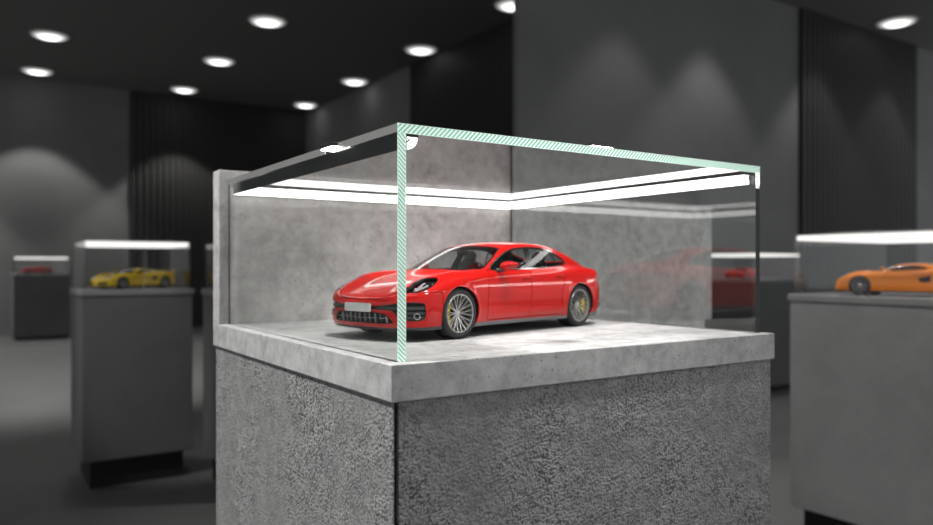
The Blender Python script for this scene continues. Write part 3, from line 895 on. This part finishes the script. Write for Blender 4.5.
for lx, ly, zz in ((.034, .234, zl - .0075), (.394, .0475, zl + .0003)):
    MB().box(lx - .0235, lx + .0235, ly - .0235, ly + .0235, zz + .002, zz + .008, .001).build('lamp_housing', M['black_alu'], case)
    tag(MB().box(lx - .0225, lx + .0225, ly - .0225, ly + .0225, zz, zz + .002).build('square_lamp', M['tile'], case), 'small square glowing lamp')

car = tag(empty('model_car', (.2298, .3466, ZT), math.radians(194.0)), 'glossy red four-door model saloon with silver multi-spoke wheels inside the cut-open glass case', 'model car')
build_saloon(car)

# ------------------------------------------------------------------ neighbours in the room
def exhibit(x0, y0, w, d, label, mat, slab_mat, foot_h=.13, case_label=None, gh=.235, led_label=None):
    p = tag(empty('display_plinth', (x0, y0, 0)), label, 'plinth')
    i = .008
    MB().box(i, w - i, i, d - i, foot_h, ZT - .03, .003).build('base', mat, p)
    MB().box(.05, w - .05, .05, d - .05, 0, foot_h).build('recessed_foot', M['gap'], p)
    MB().box(0, w, 0, d, ZT - .03, ZT, .003).build('slab', slab_mat, p)
    if case_label:
        c = tag(empty('glass_case', (x0, y0, ZT)), case_label, 'display case')
        g = .02; t = .008
        MB().box(g, w - g, g, d - g, gh - t, gh).build('top_pane', M['bg_glass'], c)
        for b in ((g, g + t, g, d - g), (w - g - t, w - g, g, d - g)):
            MB().box(*b, 0, gh - t - .0002).build('side_pane', M['bg_glass'], c)
        MB().box(g + t, w - g - t, g, g + t, 0, gh - t - .0002).build('front_pane', M['bg_glass'], c)
        MB().box(g + t, w - g - t, d - g - t, d - g, 0, gh - t - .0002).build('rear_pane', M['bg_glass'], c)
        if not led_label: return p
        m = tag(empty('led_strip_light', (x0, y0, ZT + gh - t)), led_label, 'light')
        q = .022; a = g + t + .001
        for nm, b in (('diffuser', (a, a + q, a, d - a)), ('diffuser', (w - a - q, w - a, a, d - a)), ('diffuser', (a + q, w - a - q, a, a + q)), ('diffuser', (a + q, w - a - q, d - a - q, d - a))):
            MB().box(*b, -.022, -.001).build(nm, M['led_dim'], m)
    return p

OX, OY = -.4484, -.8429                       # viewpoint of the photograph, on the floor plan
exhibit(.48 + OX, 4.31 + OY, .57, .51, 'dark grey plinth on a recessed foot left of the main plinth, under the yellow car', M['bg_plinth_dark'], M['bg_slab'], .15,
        'glass case over the yellow sports car, left of the main plinth', .265, led_label='glowing led frame under the lid of the case with the yellow car')
exhibit(1.07 + OX, 3.72 + OY, .57, .53, 'dark plinth half hidden behind the left edge of the main plinth', M['bg_plinth_dark'], M['bg_slab'], .15,
        'glass case half hidden behind the concrete back panel, on the dark plinth', .245)
exhibit(3.06 + OX, 1.10 + OY, .83, .88, 'pale grey plinth at the right edge of the photo, under the orange car', M['bg_plinth'], M['bg_slab'], .10,
        'glass case over the orange sports car at the right', .27, led_label='glowing led frame of the case with the orange car')
fx, fy = .12, 12.78
exhibit(fx, fy, .80, .78, 'small far dark plinth at the left edge of the photo, under the dull red car', M['bg_plinth_dark'], M['bg_slab'], .04,
        'small far glass case over the dull red car at the left', .27, led_label='glowing led frame of the small far case with the dull red car')
# the plinth with the crimson car, seen through the right pane of the main case
def at(px, z): 
    th = .5894; x = (px - 466.5) / 743.96 * z
    return (OX + x * math.cos(th) + z * math.sin(th), OY - x * math.sin(th) + z * math.cos(th))
rx, ry = 5.95, 3.78
exhibit(rx - .40, ry - .40, .80, .80, 'dark plinth seen through the right pane of the main case, under the crimson car', M['bg_plinth_dark'], M['bg_slab'], .04,
        'glass case over the crimson car, seen through the right pane of the main case', .25, led_label='glowing led frame of the case with the crimson car')
# neighbour standing back to back with the main plinth: its plain concrete panel is seen through the right pane
nb = exhibit(.835, .910, .90, .80, 'rough stone plinth directly behind the right pane of the main case', M['stone'], M['slab'], .10)
tag(MB().box(0, .905, 0, .045, 0, .40, .0015).box(.03, .875, .006, .045, -(ZT - .0625), 0).build('back_panel', M['panel'], loc=(.835, .862, ZT - .0625)), 'large plain concrete panel seen through the right glass pane of the main case', 'panel')

sp = tag(empty('model_car', (0, 0, 0)), 'low yellow model sports car in the case left of the main plinth', 'model car', None)
build_sport(sp, M['yellow'])
def place_sport(o, x, y, deg, k=.8):
    """x, y is the middle of the car"""
    a = math.radians(deg); o.location = (x + math.cos(a) * 1.27 * SC * k, y + math.sin(a) * 1.27 * SC * k, ZT); o.scale = (k, k, k); o.rotation_euler = (0, 0, a)
place_sport(sp, .48 + OX + .29, 4.31 + OY + .22, 205)
for lab, mat, pos in (('low orange model sports car on the pale plinth at the right edge', M['orange'], (2.855, .735, 102, .98)),
                              ('crimson model sports car seen through the right pane of the main case', M['crimson'], (rx, ry, 190)),
                              ('tiny dull red model car in the far case at the left edge', M['rosso'], (fx + .33, fy + .36, 190))):
    c2 = copy_tree(sp); c2['label'] = lab; repaint(c2, M['yellow'], mat); place_sport(c2, *pos)

# ------------------------------------------------------------------ the room
def struct(o): o['kind'] = 'structure'; return o
CZ = 4.377
X0, X1, Y0, Y1 = -8.0, 13.0, -6.0, 13.85
EX, PY, PX = 5.42, 4.55, 3.72
struct(MB().box(X0, X1, Y0, Y1, -.1, 0).build('floor', M['floor']))
struct(MB().box(X0, X1, Y0, Y1, CZ, CZ + .1).build('ceiling', M['ceiling']))
struct(MB().box(X0, EX + .15, Y1, Y1 + .15, 0, CZ).build('wall_back', M['wall']))
struct(MB().box(EX, EX + .15, PY + .15, Y1, 0, CZ).build('wall_inner', M['wall']))
struct(MB().box(PX, X1, PY, PY + .06, 0, CZ).build('wall_right', M['wall']))
def slats(name, along, a0, a1, face, depth=.05, pitch=.11, wv=.065):
    m = MB(); n = int((a1 - a0) / pitch)
    if along == 'x': m.box(a0, a1, face - .012, face, 0, CZ)
    else: m.box(face - .012, face, a0, a1, 0, CZ)
    for k in range(n):
        p = a0 + (k + .25) * (a1 - a0) / n
        if along == 'x': m.box(p, p + wv, face - depth, face - .012, 0, CZ)
        else: m.box(face - depth, face - .012, p, p + wv, 0, CZ)
    return struct(m.build(name, M['slat']))
slats('trim_1', 'x', 1.98, EX - .06, Y1)
slats('trim_2', 'y', PY + .2, 9.5, EX)
slats('trim_3', 'x', 8.12, 11.02, PY)

# downlights on one square grid; only the listed ones get a fitting, other beams are bare
GXs = [.48, 2.79, 5.10, 7.40, 9.65]
seen = {(2, 6.40): 'bright round downlight at the top edge, nearest of the row along the slatted wall',
        (2, 8.67): 'second downlight of the row along the slatted wall, above the glass lid corner',
        (2, 10.94): 'third downlight of the row along the slatted wall',
        (2, 13.20): 'farthest and lowest downlight of the row along the slatted wall',
        (1, 8.67): 'nearest downlight of the middle row',
        (1, 10.94): 'second downlight of the middle row',
        (1, 13.20): 'farthest downlight of the middle row, before the dark slats',
        (0, 10.94): 'nearer of the two downlights at the far left',
        (0, 13.20): 'farther, lower one of the two downlights at the far left',
        (4, 4.12): 'single downlight at the upper right, before the dark slats'}
LR = .25
M['lamp_lens'] = lamp_lens('frosted downlight lens', 4.0, LR)
def downlight(x, y, label):
    t = tag(empty('downlight', (x, y, CZ)), label, 'ceiling light', 'recessed downlights of the showroom ceiling')
    MB().lathe([(LR, -.002), (LR + .012, -.012), (LR + .03, -.010), (LR + .032, 0)], 'z', 40).build('ring', M['grey_trim'], t, True)
    o = MB().lathe([(0, -.045), (LR * .4, -.040), (LR * .75, -.025), (LR * .93, -.010), (LR, 0)], 'z', 40).build('lens', M['lamp_lens'], t, True, loc=(0, 0, -.004))
    return t
def spot(x, y, power, half, tilt=(0, 0), blend=.35, col=(1, .985, .96), r=.04):
    L = bpy.data.lights.new('downlight_or_fill_beam', 'SPOT'); L.energy = power; L.spot_size = 2 * math.radians(half); L.spot_blend = blend
    L.color = col; L.shadow_soft_size = r
    o = bpy.data.objects.new('downlight_or_fill_beam', L); o.location = (x, y, CZ - .03); o.rotation_euler = (tilt[0], tilt[1], 0); link(o)
    return o
for (k, y), lab in seen.items():
    downlight(GXs[k], y, lab)
# ------------------------------------------------------------------ light
T = math.radians
for k, y in seen:
    if y == 13.20: spot(GXs[k], y, 430 if k < 2 else 1, 48, (T(-15), 0), .2, r=.1)           # wall washers lean a little off the wall
    elif k < 2: spot(GXs[k], y, 110, 40, blend=.3)
spot(-1.83, 13.2, 430, 48, (T(-15), 0), .2, r=.1)
for x, e in ((5.0, 22), (6.34, 48), (8.4, 55), (10.1, 55)): spot(x, 4.12, e, 48, (T(-20), 0), .3, r=.08)
for x, y, e in ((.48, 8.67, 90), (.48, 6.4, 45), (-1.83, 6.4, 30), (2.79, 1.84, 160), (-1.83, 4.12, 40)):
    spot(x, y, e, 40, blend=.4)
# unseen spots added to brighten the main plinth, its case and the neighbours
def aim(x, y, e, half, to, r=.1, blend=.5):
    s = spot(x, y, e, half, blend=blend, r=r); s.rotation_euler = (Vector(to) - s.location).to_track_quat('-Z', 'Y').to_euler()
aim(-1.83, .6, 860, 20, (0, .4, .75))
aim(.9, -2.2, 55, 22, (.5, 0, .7))
aim(.48, 1.84, 260, 18, (2.6, .75, .75))
aim(-1.83, 1.84, 260, 6, (.3, 3.5, .75))
aim(.48, -.44, 800, 9.5, (.38, .42, 1.05), r=.22)
aim(.48, -2.72, 520, 6, (.34, .66, 1.24), r=.35)
A = bpy.data.lights.new('flank_highlight_light', 'AREA'); A.shape = 'RECTANGLE'; A.size = 1.5; A.size_y = .09; A.energy = 8; A.color = (1, .98, .95)  # added out of view to draw the highlight along the red car's flank
ao = bpy.data.objects.new('flank_highlight_light', A); ao.location = (2.55, -.72, 1.56); link(ao)
ao.rotation_euler = (Vector((.45, .3, 1.13)) - ao.location).to_track_quat('-Z', 'Y').to_euler()

w = bpy.data.worlds.new('world'); bpy.context.scene.world = w; w.use_nodes = True
bg = w.node_tree.nodes['Background']; bg.inputs[0].default_value = (.95, .98, 1, 1); bg.inputs[1].default_value = .45

# ------------------------------------------------------------------ camera
cam = bpy.data.cameras.new('camera'); co = bpy.data.objects.new('camera', cam); link(co)
co.location = (OX, OY, 1.1772); co.rotation_euler = (PI / 2, 0, -.5894)
cam.sensor_width = 36; cam.lens = 36 * 743.96 / 933; cam.shift_y = .0035; cam.clip_start = .02
cam.dof.use_dof = True; cam.dof.focus_distance = 1.10
cam.dof.aperture_fstop = cam.lens / 1000  / .009
bpy.context.scene.camera = co
sc = bpy.context.scene
sc.view_settings.view_transform = 'Standard'; sc.view_settings.look = 'None'; sc.view_settings.exposure = .3
sc.cycles.max_bounces = 14; sc.cycles.transparent_max_bounces = 24; sc.cycles.transmission_bounces = 14; sc.cycles.glossy_bounces = 6
sc.cycles.sample_clamp_indirect = 4.0
